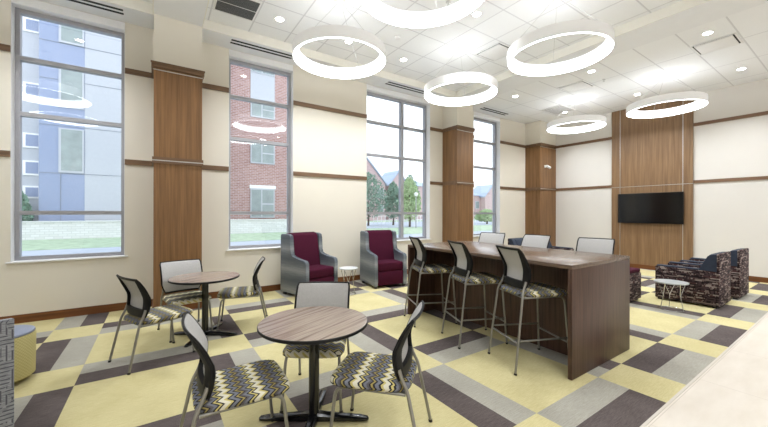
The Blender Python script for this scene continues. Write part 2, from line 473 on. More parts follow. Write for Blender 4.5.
# ------------------------------------------------------------------ windows
MZ = [1.54, 2.955, 3.75]
YF = W+.14
labels_w = ['tall window at the far left facing the blue and white building', 'tall window facing the red brick building, behind the grey wing chair',
            'wide window with an upright bar, behind the second wing chair', 'narrow window at the far end between two wood columns']
for i, (a, b) in enumerate(WIN):
    w = thing('window_%d' % (i+1), labels_w[i], 'window', ((a+b)/2, YF, ZB)); w['kind'] = 'structure'
    cx, cz = (a+b)/2, ZB
    zt = 4.45
    fw = .055
    bm = B()
    bx(bm, a-cx, a+fw-cx, 0, .1, 0, zt-cz); bx(bm, b-fw-cx, b-cx, 0, .1, 0, zt-cz)
    bx(bm, a+fw-cx, b-fw-cx, 0, .1, 0, .05); bx(bm, a+fw-cx, b-fw-cx, 0, .1, zt-cz-.06, zt-cz)
    mesh('window_frame', bm, M['frame_al'], w)
    xv = [5.21] if i == 2 else []
    for z in MZ:
        box_obj('transom_bar', (a+fw-cx, b-fw-cx, .0, .1, z-.03-cz, z+.03-cz), M['frame_al'], w)
    for x in xv:
        box_obj('mullion', (x-.04-cx, x+.04-cx, -.005, .105, .05, zt-cz-.06), M['frame_al'], w)
    xe = [a+fw]+xv+[b-fw]; ze = [ZB+.05]+MZ+[zt-.06]
    for p, q in zip(xe, xe[1:]):
        for r, s in zip(ze, ze[1:]):
            p2 = p+(.04 if p in xv else 0); q2 = q-(.04 if q in xv else 0)
            r2 = r+(.03 if r in MZ else 0); s2 = s-(.03 if s in MZ else 0)
            bm = B()
            vs = [bm.verts.new(c) for c in ((p2-cx, .05, r2-cz), (q2-cx, .05, r2-cz), (q2-cx, .05, s2-cz), (p2-cx, .05, s2-cz))]
            bm.faces.new(vs)
            mesh('window_pane', bm, M['glass'], w)
    box_obj('window_sill', (a-.04-cx, b+.04-cx, -.175, -.002, -.02, .0), M['white'], w, .004)
    box_obj('shade_cassette', (a-cx+.002, b-cx-.002, -.135, .1, zt-cz, ZH-cz-.001), M['white'], w, .004)
    bm = B()
    bx(bm, a-cx+.001, a-cx+.006, -.139, -.001, .001, zt-cz); bx(bm, b-cx-.006, b-cx-.001, -.139, -.001, .001, zt-cz)
    mesh('reveal_lining', bm, M['white'], w)

# ------------------------------------------------------------------ wood columns, trims, baseboards
lab = ['flat oak column left of the first round table', 'oak clad column behind the bar counter, between two windows', 'oak clad corner column with the small security camera']
for i, (a, b) in enumerate(COL):
    bm = B(); bx(bm, a, b, YC, W, 0, Z2-.02)
    c = mesh('trim_%d' % (2+i), bm, M['oak_v']); struct(c, lab[i], 'column')
# horizontal wood bands
def bands(z, h, nm, lb):
    bm = B(); lo, hi = z-h/2, z+h/2; t = .022
    segs = [(XB, WIN[0][0]), (WIN[0][1], COL[0][0]), (COL[0][1], WIN[1][0]), (WIN[1][1], WIN[2][0]), (WIN[2][1], COL[1][0]), (COL[1][1], WIN[3][0]), (WIN[3][1], COL[2][0])]
    for a, b in segs: bx(bm, a, b, W-t, W, lo, hi)
    o = mesh(nm, bm, M['trim_x']); struct(o, lb, 'wall trim')
bands(Z1, .085, 'trim_5', 'lower brown wood band along the window wall')
bands(Z2, .085, 'trim_6', 'upper brown wood band along the window wall')
def colband(i, z, h, nm, lb, crown):
    a, b = COL[i]; t = .03 if crown else .018; lo, hi = z-h/2, z+h/2
    r = b if i == 2 else b+t
    bm = B(); bx(bm, a-t, r, YC-t, YC, lo, hi); bx(bm, a-t, a, YC, W-.03, lo, hi)
    if i != 2: bx(bm, b, b+t, YC, W-.03, lo, hi)
    if crown:
        bx(bm, a-t-.008, r if i == 2 else r+.008, YC-t-.008, YC-t, hi-.03, hi)
        bx(bm, a-.006, b if i == 2 else b+.006, YC-.006, YC, lo-.035, lo-.022, 1)
    else:
        bx(bm, a-t, r, YC-t-.004, YC-t, lo+.035, lo+.05, 1)
    struct(mesh(nm, bm, [M['trim_x'], M['metal_line']]), lb, 'column trim')
nm = 7
for i, who in enumerate(('left oak column', 'middle oak column', 'corner oak column')):
    colband(i, Z2, .085, 'trim_%d' % nm, 'brown crown band around the top of the '+who, True); nm += 1
    colband(i, Z1, .095, 'trim_%d' % nm, 'thin brown band around the middle of the '+who, False); nm += 1
PY0, PY1 = 2.62, 4.46
for z, n_ in ((Z1, 'lower'), (Z2, 'upper')):
    bm = B(); bx(bm, D-.022, D, YR, PY0, z-.04, z+.04); bx(bm, D-.022, D, PY1, YC-.03, z-.04, z+.04)
    struct(mesh('trim_%d' % nm, bm, M['trim_y']), n_+' brown wood band along the end wall', 'wall trim'); nm += 1
bm = B()
segs = [(XB, COL[0][0]-.015), (COL[0][1]+.015, COL[1][0]-.015), (COL[1][1]+.015, COL[2][0]-.015)]
for a, b in segs: bx(bm, a, b, W-.016, W, 0, .118)
for i, (a, b) in enumerate(COL):
    bx(bm, a-.015, b+(.015 if i < 2 else 0), YC-.015, YC, 0, .118); bx(bm, a-.015, a, YC, W-.001, 0, .118)
    if i < 2: bx(bm, b, b+.015, YC, W-.001, 0, .118)
struct(mesh('baseboard_left', bm, M['base_x']), 'brown wood baseboard along the window wall', 'baseboard')
bm = B(); bx(bm, D-.016, D, YR, PY0, 0, .118); bx(bm, D-.016, D, PY1, YC-.02, 0, .118); bx(bm, D-.075, D-.06, PY0, PY1, 0, .118)
struct(mesh('baseboard_end', bm, M['base_y']), 'brown wood baseboard along the end wall', 'baseboard')

# wood feature panel with metal reveals
p = thing('trim_%d' % nm, 'tall oak feature panel on the end wall behind the television', 'wall panel', (D, (PY0+PY1)/2, 0)); p['kind'] = 'structure'
yc = (PY0+PY1)/2; ys = [PY0-yc, 2.82-yc, 4.235-yc, PY1-yc]
zs = [0.0, 2.31, ZS]
for a, b in zip(ys, ys[1:]):
    for c, d in zip(zs, zs[1:]):
        box_obj('wood_panel', (-.058, -.001, a+.006, b-.006, c+(.006 if c else .0), d-.006), M['oak_tv'], p)
for y in ys[1:3]: box_obj('metal_strip', (-.062, -.002, y-.0058, y+.0058, .12, ZS-.006), M['metal_line'], p)
box_obj('metal_strip', (-.0625, -.002, ys[0], ys[-1], 2.3045, 2.3155), M['metal_line'], p)

# ------------------------------------------------------------------ television and security camera
tv = thing('television', 'black flat television mounted on the tall oak panel', 'television', (D-.065, 3.525, 1.69))
box_obj('screen_housing', (-.075, -.02, -.735, .735, -.42, .42), M['black'], tv, .008)
box_obj('screen', (-.078, -.0755, -.722, .722, -.405, .408), M['screen'], tv)
box_obj('wall_bracket', (-.02, .004, -.2, .2, -.15, .15), M['black'], tv)
cam_t = thing('security_camera', 'small white security camera on the corner oak column', 'camera', (10.60, YC, 3.07))
bm = B(); tube(bm, [(0, -.002, .02), (0, -.03, .02)], .045, 16); mesh('mount_base', bm, M['white'], cam_t, True)
bm = B(); tube(bm, [(0, -.03, .02), (.01, -.07, .015)], .016, 10); mesh('arm', bm, M['white'], cam_t, True)
bm = B(); tube(bm, [(-.03, -.075, .03), (.10, -.13, -.03)], .04, 16); mesh('camera_body', bm, M['white'], cam_t, True)
bm = B(); tube(bm, [(.10, -.13, -.03), (.108, -.1335, -.034)], .03, 16); mesh('lens', bm, M['black_gloss'], cam_t, True)

# ------------------------------------------------------------------ ceiling fittings
GR = 'ring pendant lights'
def ring_light(label, x, y, zceil):
    zb = 3.83; t = thing('ring_pendant_light', label, 'pendant light', (x, y, zb), 0, GR)
    bm = B()   # white outer shell and top
    lathe(bm, [(.690, 0), (.690, .155), (.645, .155), (.645, .150), (.682, .150), (.682, .0)][:5]+[(.682, .0), (.682, .0)], 72, closed=True)
    mesh('ring_shell', bm, M['shell'], t, 30)
    bm = B()   # glowing inner face and lower rim
    lathe(bm, [(.681, .004), (.652, .001), (.645, .006), (.643, .149), (.650, .149), (.656, .012), (.681, .009)], 72, closed=True)
    mesh('diffuser', bm, M['lit'], t, 30)
    bm = B(); lathe(bm, [(.612, .1555), (.670, .1555), (.670, .1605), (.612, .1605)], 72, closed=True)
    mesh('uplight_strip', bm, M['uplit'], t, 30)
    bm = B(); lathe(bm, [(0, zceil-zb-.001), (.075, zceil-zb-.001), (.075, zceil-zb-.03), (.03, zceil-zb-.04), (0, zceil-zb-.04)], 24)
    mesh('canopy', bm, M['white'], t, 30)
    for k in range(3):
        a = 2*PI*k/3+.6; c, s = math.cos(a), math.sin(a)
        bm = B(); tube(bm, [(.03*c, .03*s, zceil-zb-.035), (.664*c, .664*s, .15)], .0022, 6)
        mesh('cable', bm, M['metal_line'], t, True)
    return t
for x, y, z, lb in [(2.267, 4.53, ZT, 'ring pendant light nearest the brick view window, over the wing chairs'),
                 (4.84, 4.53, ZT, 'ring pendant light in front of the middle oak column'),
                 (2.267, 2.63, ZT, 'ring pendant light cut off by the top edge of the photo'),
                 (4.84, 2.63, ZT, 'ring pendant light over the near half of the bar counter, before the beam'),
                 (-1.83, 4.53, ZT, 'ring pendant light left of the view, mirrored in the far left window'),
                 (-1.83, 2.63, ZT, 'ring pendant light left of the view, the one further from the windows'),
                 (9.24, 4.53, ZS, 'smallest ring pendant light, by the corner oak column'),
                 (9.24, 2.63, ZS, 'ring pendant light in front of the television panel')]:
    ring_light(lb, x, y, z)

def downlight(label, x, y, z):
    t = thing('recessed_downlight', label, 'downlight', (x, y, z), 0, 'recessed downlights')
    bm = B(); lathe(bm, [(.062, -.001), (.085, -.001), (.085, -.006), (.062, -.004)], 32, closed=True); mesh('trim_ring', bm, M['white'], t, 30)
    bm = B(); lathe(bm, [(0, -.003), (.062, -.003), (.062, -.001), (0, -.001)], 32); mesh('lens', bm, M['spot'], t)
    ld = bpy.data.lights.new('downlight_beam', 'SPOT'); ld.energy = 115; ld.spot_size = math.radians(120); ld.spot_blend = .9
    ld.shadow_soft_size = .06; ld.color = (.915, .958, 1)
    lo = bpy.data.objects.new('lamp', ld); C.objects.link(lo); lo.parent = t; lo.location = (0, 0, -.02)
DLS = [(1.66, 5.52, ZT, 'round downlight beside the black lattice grille'), (2.94, 5.52, ZT, 'round downlight seen through the ring over the wing chairs'),
       (4.23, 5.53, ZT, 'round downlight above the wide window, between two rings'), (4.22, 3.6, ZT, 'round downlight right of the ring cut off by the top edge'),
       (7.63, 1.6, ZS, 'downlight beside the diffuser nearest the right edge'), (10.1, 1.6, ZS, 'downlight highest over the end wall at the right'),
       (7.65, 3.42, ZS, 'downlight just under the large ring beside the beam'), (10.1, 3.43, ZS, 'downlight above the television panel'),
       (7.66, 5.26, ZS, 'downlight between the beam and the last window'), (10.09, 5.26, ZS, 'downlight beside the perforated ceiling grille'),
       (-1.2, 5.52, ZT, 'downlight over the first window'), ]
for x, y, z, lb in DLS: downlight(lb, x, y, z)
for x in (-2.6, -.9, 1.66, 4.22, 7.65, 10.1):        # unseen lamps added over the tiled aisle to light the room
    for y in (-.4, -2.4):
        downlight('added fill downlight over the tiled aisle, outside the view', x, y, ZT if (x < -.05 or .6 < x < 6.4) else ZS)

for i, (a, b) in enumerate([(-1.62, -.43), (1.065, 2.17), (4.40, 5.56), (7.72, 8.86)]):
    t = thing('slot_diffuser', 'black two slot air diffuser in the soffit above ' + ['the far left window', 'the brick view window', 'the wide window', 'the narrow end window'][i], 'air vent', ((a+b)/2, 6.385, ZS), 0, 'slot diffusers above the windows')
    L = (b-a)/2
    box_obj('vent_frame', (-L-.01, L+.01, -.095, .095, -.003, -.0005), M['white'], t)
    for y in (-.055, .055):
        box_obj('slot', (-L, L, y-.027, y+.027, -.006, -.003), M['dark_slot'], t)
t = thing('return_grille', 'square black lattice return grille in the tray ceiling', 'air vent', (1.01, 5.52, ZT))
box_obj('grille_frame', (-.30, .30, -.29, .29, -.012, -.001), M['white'], t)
for y0, y1 in ((-.265, -.012), (.012, .265)): box_obj('grille_mesh', (-.275, .275, y0, y1, -.018, -.012), M['lattice'], t)
def plaque(label, x, y, z, w=.56):
    t = thing('ceiling_diffuser', label, 'air vent', (x, y, z), 0, 'square plaque diffusers')
    bm = B(); h = w/2
    bx(bm, -h, h, -h, h, -.006, -.001); mesh('backing_plate', bm, M['dark_slot'], t)
    bm = B()
    for s in (-1, 1):
        bx(bm, s*h-.012, s*h+.012, -h-.012, h+.012, -.014, -.001); bx(bm, -h, h, s*h-.012, s*h+.012, -.014, -.001)
    mesh('diffuser_frame', bm, M['white'], t)
    box_obj('plaque', (-h+.035, h-.035, -h+.035, h-.035, -.022, -.006), M['white'], t, .004)
plaque('square ceiling diffuser between the two rings over the counter', 5.54, 4.23, ZT)
plaque('square ceiling diffuser at the upper right near two downlights', 8.26, 1.62, ZS)
plaque('square ceiling diffuser between the beam and the far rings', 8.26, 4.04, ZS)
t = thing('perforated_grille', 'light perforated ceiling grille near the corner column', 'air vent', (9.66, 5.23, ZS))
box_obj('grille_frame', (-.40, .40, -.30, .30, -.012, -.001), M['white'], t); box_obj('grille_face', (-.375, .375, -.275, .275, -.015, -.012), M['perf'], t)
def sprinkler(label, x, y, z):
    bm = B(); lathe(bm, [(0, -.05), (.02, -.05), (.02, -.045), (.008, -.04), (.008, -.012), (.035, -.008), (.035, -.001), (0, -.001)], 16)
    o = mesh('ceiling_sprinkler', bm, M['metal_line'], None, 30); o.location = (x, y, z); tag(o, label, 'sprinkler', 'ceiling sprinklers')
sprinkler('small sprinkler head seen inside the topmost ring', 3.62, 3.63, ZT)
sprinkler('small sprinkler head on the far ceiling past the beam', 8.336, 3.468, ZS)
bm = B(); lathe(bm, [(0, -.035), (.04, -.035), (.055, -.02), (.055, -.001), (0, -.001)], 24)
o = mesh('smoke_detector', bm, M['white'], None, 30); o.location = (3.589, 4.876, ZT); tag(o, 'round white smoke detector on the tray ceiling', 'smoke detector')

# ------------------------------------------------------------------ seating: mesh-back chair and stool
def chair_parts(t, zs, top, bw, foot_w, stool=False):
    """x forward, origin between the feet; zs seat top height, top back height"""
    X0 = -.3
    r = .0115
    hw = foot_w/2; sw = .208
    # seat cushion
    bm = B(); rings = []
    def outline(ins, z, crown=0):
        pts = []
        for k in range(48):
            a = 2*PI*k/48; c, s = math.cos(a), math.sin(a)
            e = .36
            px = math.copysign(abs(c)**e, c); py = math.copysign(abs(s)**e, s)
            x = .358+X0+px*(.272-ins); wid = (.25-.025*(1-px)/2) - ins
            pts.append((x, py*wid, z))
        return pts
    for ins, z in ((.05, zs-.056), (.014, zs-.052), (.0, zs-.038), (.0, zs-.02), (.008, zs-.007), (.03, zs+.001), (.09, zs+.004)):
        rings.append(outline(ins, z))
    rings_solid(bm, rings); mesh('seat', bm, M['chevron'], t, 50)
    bm = B(); rings_solid(bm, [outline(.07, zs-.064), outline(.03, zs-.0525)]); mesh('seat_pan', bm, M['black'], t, 40)
    zr = zs-.050     # rail height
    fx = .615+X0; front_hw = hw*.96
    rbx = .095+X0
    zb = zs+.02; zbe = zb+.05
    for s in (-1, 1):
        bm = B(); tube(bm, [(0+X0, s*hw, .006), (rbx, s*.222, zs-.03), (.128+X0, s*bw*.445, zs+.03), (.150+X0, s*bw*.445, zs+.10)], r, 10, .05)
        l = mesh('leg', bm, M['silver'], t, True)
        bm = B(); tube(bm, [(0+X0, s*hw, .0), (.003+X0, s*hw, .018)], r*1.25, 10); mesh('foot_cap', bm, M['shoe'], l, True)
        bm = B(); tube(bm, [(fx, s*front_hw, .006), (fx-.045, s*sw, zr-.005), (rbx+.015, s*sw, zr-.005)], r, 10, .07)
        l = mesh('leg', bm, M['silver'], t, True)
        bm = B(); tube(bm, [(fx, s*front_hw, .0), (fx-.002, s*front_hw, .018)], r*1.25, 10); mesh('foot_cap', bm, M['shoe'], l, True)
    for xx in (rbx+.03, fx-.13):
        bm = B(); tube(bm, [(xx, -sw, zr-.006), (xx, sw, zr-.006)], r*.9, 8); mesh('seat_crossbar', bm, M['silver'], t, True)
    # backrest surface
    H = top-zb
    def P(u, v, off=0):
        # u -1..1 across, v 0..1 up
        prof = [(0, .130), (.18, .146), (.40, .156), (.50, .150), (.7, .115), (.85, .080), (.94, .055), (1, .034)]
        for (a, xa), (b, xb) in zip(prof, prof[1:]):
            if v <= b: q = (v-a)/(b-a); x = xa+(xb-xa)*q; break
        nar = 1-.22*max(0, 1-v/.34)**1.5
        wv = bw/2*nar*(1-.04*max(0, (v-.93)/.07)**2)
        x += .035*(u*u) * (0.7)       # gentle wrap
        return Vector((x+X0+off, u*wv, zb+v*H))
    NU, NV = 16, 18
    def shell(bm, us, vs, o0, o1, mi=0):
        A = [[bm.verts.new(P(u, v, o0)) for u in us] for v in vs]; Bk = [[bm.verts.new(P(u, v, o1)) for u in us] for v in vs]
        n, m = len(vs), len(us); F = []
        for i in range(n-1):
            for j in range(m-1):
                F.append((A[i][j], A[i][j+1], A[i+1][j+1], A[i+1][j])); F.append((Bk[i][j], Bk[i+1][j], Bk[i+1][j+1], Bk[i][j+1]))
        for i in range(n-1):
            F.append((A[i][0], A[i+1][0], Bk[i+1][0], Bk[i][0])); F.append((A[i][-1], Bk[i][-1], Bk[i+1][-1], A[i+1][-1]))
        for j in range(m-1):
            F.append((A[0][j], Bk[0][j], Bk[0][j+1], A[0][j+1])); F.append((A[-1][j], A[-1][j+1], Bk[-1][j+1], Bk[-1][j]))
        for f in F:
            q = bm.faces.new(f); q.material_index = mi
    lin = lambda a, b, n: [a+(b-a)*k/n for k in range(n+1)]
    bm = B(); shell(bm, lin(-.95, .95, NU), lin(.05, .985, NV), .0, .010); mesh('backrest', bm, M['mesh'], t, 50)
    # black frame on the rear: rails swept round the panel, thick at the elbow, thin at the top
    bm = B()
    def rail(us_fn, path, wfn, tfn):
        R = []
        for (u, v) in path: pass
    def strip(pts, wid):
        """pts: list of (u,v); frame bar inset by wid(u,v) on the outline"""
        outer = [P(u, v, -.022*1) for u, v in pts]
    outl = []
    n = 10
    for k in range(n+1): outl.append((-1+2*k/n, 1))                 # top
    for k in range(1, 14): outl.append((1, 1-k/14))                 # right side down
    # rounded bottom
    for k in range(0, 7):
        a = PI/2*k/6; outl.append((1-.22*(1-math.cos(a)) , .0+.0-.0*k)) if False else None
    for k in range(n+1): outl.append((1-2*k/n, 0))
    for k in range(1, 14): outl.append((-1, k/14))
    loop = []
    for u, v in outl:
        if loop and abs(loop[-1][0]-u) < 1e-6 and abs(loop[-1][1]-v) < 1e-6: continue
        loop.append((u, v))
    def wid(v, u):
        side = .030+.030*math.exp(-((v-.38)/.30)**2)
        return side
    rings = []
    for u, v in loop:
        if v >= .999: w_in = (0, -.05)
        elif v <= .001: w_in = (0, .19)
        else: w_in = (-math.copysign(1, u)*wid(v, u)/(bw/2), 0)
        if abs(u) > .999 and (v > .999 or v < .001): w_in = (-math.copysign(1, u)*(wid(v, u))/(bw/2), -.05 if v > .5 else .19)
        iu, iv = u+w_in[0], v+w_in[1]
        if v > .999: iu = max(-1+wid(1, 0)/(bw/2), min(1-wid(1, 0)/(bw/2), iu if abs(u) > .999 else u))
        if v < .001: iu = max(-1+wid(0, 0)/(bw/2), min(1-wid(0, 0)/(bw/2), iu if abs(u) > .999 else u))
        th = .03 if v < .75 else .03-.018*(v-.75)/.25
        o1 = -.002; o0 = -th
        a0, a1 = P(u, v, o1), P(u, v, o0*.55); b1, b0 = P(iu, iv, o0), P(iu, iv, o1)
        rings.append([a0, a1, P((u+iu)/2, (v+iv)/2, o0), b1, b0])
    R = [[bm.verts.new(p) for p in r] for r in rings]; N = len(R)
    for i in range(N):
        a, b = R[i], R[(i+1) % N]
        for k in range(5):
            bm.faces.new((a[k], a[(k+1) % 5], b[(k+1) % 5], b[k]))
    mesh('back_frame', bm, M['black'], t, 50)
    # front edge lip, thin dark outline seen from the front
    bm = B()
    pts = [P(u, v, .004) for u, v in loop]
    tube(bm, pts, .0065, 6, closed=True)
    mesh('edge_trim', bm, M['black'], t, True)
    if stool:
        zf = .315
        def at(s, z, front):
            if front: q = z/(zr-.005); return Vector((fx-.045*q, s*(front_hw+(sw-front_hw)*q), z))
            q = z/(zs-.03); return Vector((X0+.095*q, s*(hw+(.222-hw)*q), z))
        for s in (-1, 1):
            bm = B(); tube(bm, [at(s, zf, False), at(s, zf-.01, True)], .0095, 8); mesh('side_stretcher', bm, M['silver'], t, True)
        bm = B(); tube(bm, [at(-1, .26, True), at(1, .26, True)], .0095, 8); mesh('footrest', bm, M['silver'], t, True)
        bm = B(); tube(bm, [at(-1, .29, False), at(1, .29, False)], .0095, 8); mesh('rear_stretcher', bm, M['silver'], t, True)

def place(root, label, rear, ang, first=False, group=None):
    a = math.radians(ang); loc = (rear[0]+.3*math.cos(a), rear[1]+.3*math.sin(a), 0)
    if first:
        root.location = loc; root.rotation_euler = (0, 0, a); root['label'] = label
        if group: root['group'] = group
        return root
    return dup(root, label, loc, a, group)
chair = thing('cafe_chair', '', 'chair'); chair_parts(chair, .475, .893, .485, .48)
GC = 'chevron seat chairs at the round tables'
place(chair, 'chevron seat chair alone on the far left, its back to the left window', (-.316, 4.23), 22.6, True, GC)
place(chair, 'chevron seat chair behind the far round table, against the oak column', (.25, 5.37), -79.6, group=GC)
place(chair, 'chevron seat chair at the right side of the far round table, seen edge on', (1.30, 4.885), 165.5, group=GC)
place(chair, 'large foreground chevron seat chair left of the near round table', (.09, 2.315), -2, group=GC)
place(chair, 'chair on the far side of the near round table, pale back facing the camera', (1.33, 2.965), -123.9, group=GC)
place(chair, 'foreground chevron seat chair right of the near round table, before the bar stools', (1.505, 1.70), 132, group=GC)
stool = thing('bar_stool', '', 'bar stool'); chair_parts(stool, .775, 1.20, .44, .5, True)
GS = 'tall chevron stools at the bar counter'
place(stool, 'tall chevron stool nearest the camera on the near side of the counter', (2.93, 2.17), -22.5, True, GS)
place(stool, 'middle of the three tall chevron stools on the near side of the counter', (2.945, 2.91), -21.4, group=GS)
place(stool, 'tall chevron stool at the far left end of the counter, near the wing chair', (2.98, 3.75), -22, group=GS)
place(stool, 'stool behind the counter at its right end, pale back in front of the television wall', (5.10, 2.20), 190, group=GS)
place(stool, 'stool behind the counter in front of the corner oak column', (5.06, 3.03), 180, group=GS)
place(stool, 'stool behind the counter furthest from the camera, below the narrow window', (4.93, 3.80), 196, group=GS)

# ------------------------------------------------------------------ round tables
def round_table(label, x, y, rz, base=None):
    t = thing('round_table', label, 'table', (x, y, 0), rz, 'round cafe tables')
    bm = B(); lathe(bm, [(0, .715), (.393, .715), (.40, .720), (.40, .737), (.396, .7405), (0, .7405)], 72, mis=[1, 1, 1, 1, 0])
    mesh('tabletop', bm, [M['laminate'], M['black']], t, 30)
    bm = B(); lathe(bm, [(.0385, .03), (.0385, .70), (.0, .70)], 28); mesh('pedestal', bm, M['black_gloss'], t, 30)
    bm = B(); bx(bm, -.2, .2, -.03, .03, .70, .714); bx(bm, -.03, .03, -.2, .2, .70, .714); mesh('top_plate', bm, M['black'], t)
    for k in range(4):
        a = k*PI/2+.0; ca, sa = math.cos(a), math.sin(a)
        bm = B(); R = []
        for s, w, h in ((.0, .035, .062), (.05, .035, .06), (.2, .032, .046), (.35, .03, .034), (.40, .022, .026), (.41, .006, .018)):
            pr = [(-w, .008), (w, .008), (w, h*.75), (w*.6, h), (-w*.6, h), (-w, h*.75)]
            R.append([(s*ca-p*sa, s*sa+p*ca, q) for p, q in pr])
        rings_solid(bm, R); arm = mesh('base_arm', bm, M['black_gloss'], t, 40)
        bm = B(); tube(bm, [(.35*ca, .35*sa, 0), (.35*ca, .35*sa, .012)], .014, 12); mesh('glide', bm, M['shoe'], arm)
    return t
round_table('near round table with striped wood top and black edge', .972, 2.363, math.radians(-34))
round_table('far round table with striped wood top, in front of the oak column', .502, 4.769, math.radians(-35))

# ------------------------------------------------------------------ bar counter
t = thing('bar_counter', 'long dark walnut bar height counter with panel ends', 'counter', (3.81, 2.805, 0))
hx, hy = .64, 1.225
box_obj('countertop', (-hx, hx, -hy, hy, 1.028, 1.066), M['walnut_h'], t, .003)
for s in (-1, 1):
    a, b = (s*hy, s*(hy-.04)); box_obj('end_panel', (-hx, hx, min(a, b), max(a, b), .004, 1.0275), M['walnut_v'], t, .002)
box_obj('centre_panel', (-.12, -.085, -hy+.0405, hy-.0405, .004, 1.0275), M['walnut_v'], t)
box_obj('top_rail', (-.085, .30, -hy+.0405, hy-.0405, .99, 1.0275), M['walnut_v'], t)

# ------------------------------------------------------------------ wing chairs by the windows
def wing_chair(label, cx, cy, ang, first=None):
    if first: return dup(first, label, (cx, cy, 0), math.radians(ang), 'maroon and grey wing chairs')
    t = thing('wing_chair', label, 'armchair', (cx, cy, 0), math.radians(ang), 'maroon and grey wing chairs')
    # local: x forward, y left. depth .8 width .76
    out = [(-.40, .05), (.385, .05), (.39, .12), (.395, .62), (.38, .665), (.34, .69), (.16, .705), (.0, .72), (-.06, .75), (-.085, .82), (-.075, 1.06), (-.09, 1.12), (-.15, 1.145), (-.36, 1.145), (-.395, 1.12)]
    for s in (-1, 1):
        bm = B(); a, b = sorted((s*.30, s*.38)); prism(bm, out, 'y', a, b, bev=.018)
        mesh('side_wing', bm, M['stripe'], t, 40)
    bm = B(); bx(bm, -.398, -.345, -.30, .30, .05, 1.14, bev=.01); mesh('back_panel', bm, M['stripe'], t, 40)
    bm = B(); prism(bm, [(-.344, .50), (-.02, .50), (-.05, .60), (-.12, 1.10), (-.16, 1.15), (-.23, 1.165), (-.344, 1.15)], 'y', -.298, .298, bev=.022)
    mesh('back_cushion', bm, M['maroon'], t, 40)
    bm = B(); bx(bm, -.20, .38, -.297, .297, .345, .525, bev=.035, seg=4); mesh('seat_cushion', bm, M['maroon'], t, 40)
    bm = B(); bx(bm, -.34, .375, -.298, .298, .06, .343, bev=.012); mesh('front_panel', bm, M['maroon'], t, 40)
    for x in (-.33, .33):
        for y in (-.32, .32):
            bm = B(); bx(bm, x-.025, x+.025, y-.025, y+.025, 0, .055); mesh('leg', bm, M['shoe'], t)
    return t
wc = wing_chair('maroon and grey wing chair below the brick view window', 2.42, 6.12, -74)
wing_chair('maroon and grey wing chair in front of the wide window, left of the counter', 4.06, 6.03, -98, wc)

def wire_table(label, x, y, r, h, mat, rz=0):
    t = thing('wire_side_table', label, 'side table', (x, y, 0), rz)
    bm = B(); lathe(bm, [(0, h-.018), (r-.006, h-.018), (r, h-.012), (r, h-.004), (r-.004, h), (0, h)], 40); mesh('tabletop', bm, mat, t, 30)
    for k in range(3):
        a = 2*PI*k/3; b = a+.5; c2 = a-.5
        f = lambda q, rr, z: (rr*math.cos(q), rr*math.sin(q), z)
        bm = B(); tube(bm, [f(b, r*.8, h-.02), f(a, r*.55, h*.5), f(a, r*.75, .005), ], .006, 8, .04)
        tube(bm, [f(c2, r*.8, h-.02), f(a, r*.55, h*.5)], .006, 8)
        mesh('leg', bm, M['chrome'], t, True)
    bm = B(); tube(bm, [(r*.75*math.cos(2*PI*k/36), r*.75*math.sin(2*PI*k/36), .007) for k in range(36)], .006, 8, closed=True)
    mesh('floor_ring', bm, M['chrome'], t, True)
wire_table('small white side table between the two wing chairs', 3.02, 5.66, .18, .5, plain('pale_grey_top', srgb(196, 197, 198), .4))
wire_table('small round chrome wire side table beside the dark patterned armchair', 6.87, 1.87, .22, .45, plain('grey_stone_top', srgb(176, 178, 178), .3), .4)

# ------------------------------------------------------------------ dark patterned armchairs
def club_chair(label, cx, cy, ang, outer, inner, group, first=None):
    if first: return dup(first, label, (cx, cy, 0), math.radians(ang), group)
    t = thing('club_armchair', label, 'armchair', (cx, cy, 0), math.radians(ang), group)
    # x forward, depth .84 (-.42...42), width .76
    for s in (-1, 1):
        a, b = sorted((s*.26, s*.38)); bm = B(); bx(bm, -.389, .42, a, b, .035, .60, bev=.012); ar = mesh('arm', bm, outer, t, 40)
        bm = B(); bx(bm, -.16, .405, a+.006, b-.006, .599, .622, bev=.009); mesh('arm_cap', bm, inner, ar, 40)
    bm = B(); prism(bm, [(-.42, .035), (-.390, .035), (-.390, .888), (-.41, .888), (-.42, .875)], 'y', -.38, .38, bev=.006); mesh('back_shell', bm, outer, t, 40)
    bm = B(); prism(bm, [(-.389, .44), (-.12, .44), (-.15, .60), (-.26, .84), (-.30, .875), (-.389, .885)], 'y', -.258, .258, bev=.015); mesh('back_cushion', bm, inner, t, 40)
    for s in (-1, 1):   # inner wings of the back above the arms
        a, b = sorted((s*.262, s*.378)); bm = B(); prism(bm, [(-.389, .601), (-.165, .601), (-.275, .84), (-.31, .875), (-.389, .885)], 'y', a, b, bev=.01); mesh('back_wing', bm, inner, t, 40)
    bm = B(); bx(bm, -.299, .40, -.257, .257, .30, .438, bev=.03, seg=4); mesh('seat_cushion', bm, inner, t, 40)
    bm = B(); bx(bm, -.299, .405, -.257, .257, .035, .298, bev=.01); mesh('base', bm, outer, t, 40)
    for x in (-.36, .36):
        for y in (-.32, .32):
            bm = B(); bx(bm, x-.03, x+.03, y-.03, y+.03, 0, .035); mesh('leg', bm, M['shoe'], t)
    return t
GA = 'brown dashed armchairs with navy seats'
ac = club_chair('brown dashed armchair with navy seat beside the wire table', 7.88, 1.85, 90, M['dash'], M['navy'], GA)
club_chair('brown dashed armchair with navy seat, the one nearer the end wall', 8.99, 1.80, 90, None, None, GA, ac)
club_chair('navy armchair back seen over the counter, nearer the middle column', 7.93, 4.98, -90, None, None, GA, ac)
club_chair('navy armchair seen over the counter, nearer the end wall', 8.86, 4.98, -90, None, None, GA, ac)
t = thing('upholstered_ottoman', 'brown dashed ottoman with maroon top at the right end of the counter', 'ottoman', (6.80, 2.74, 0))
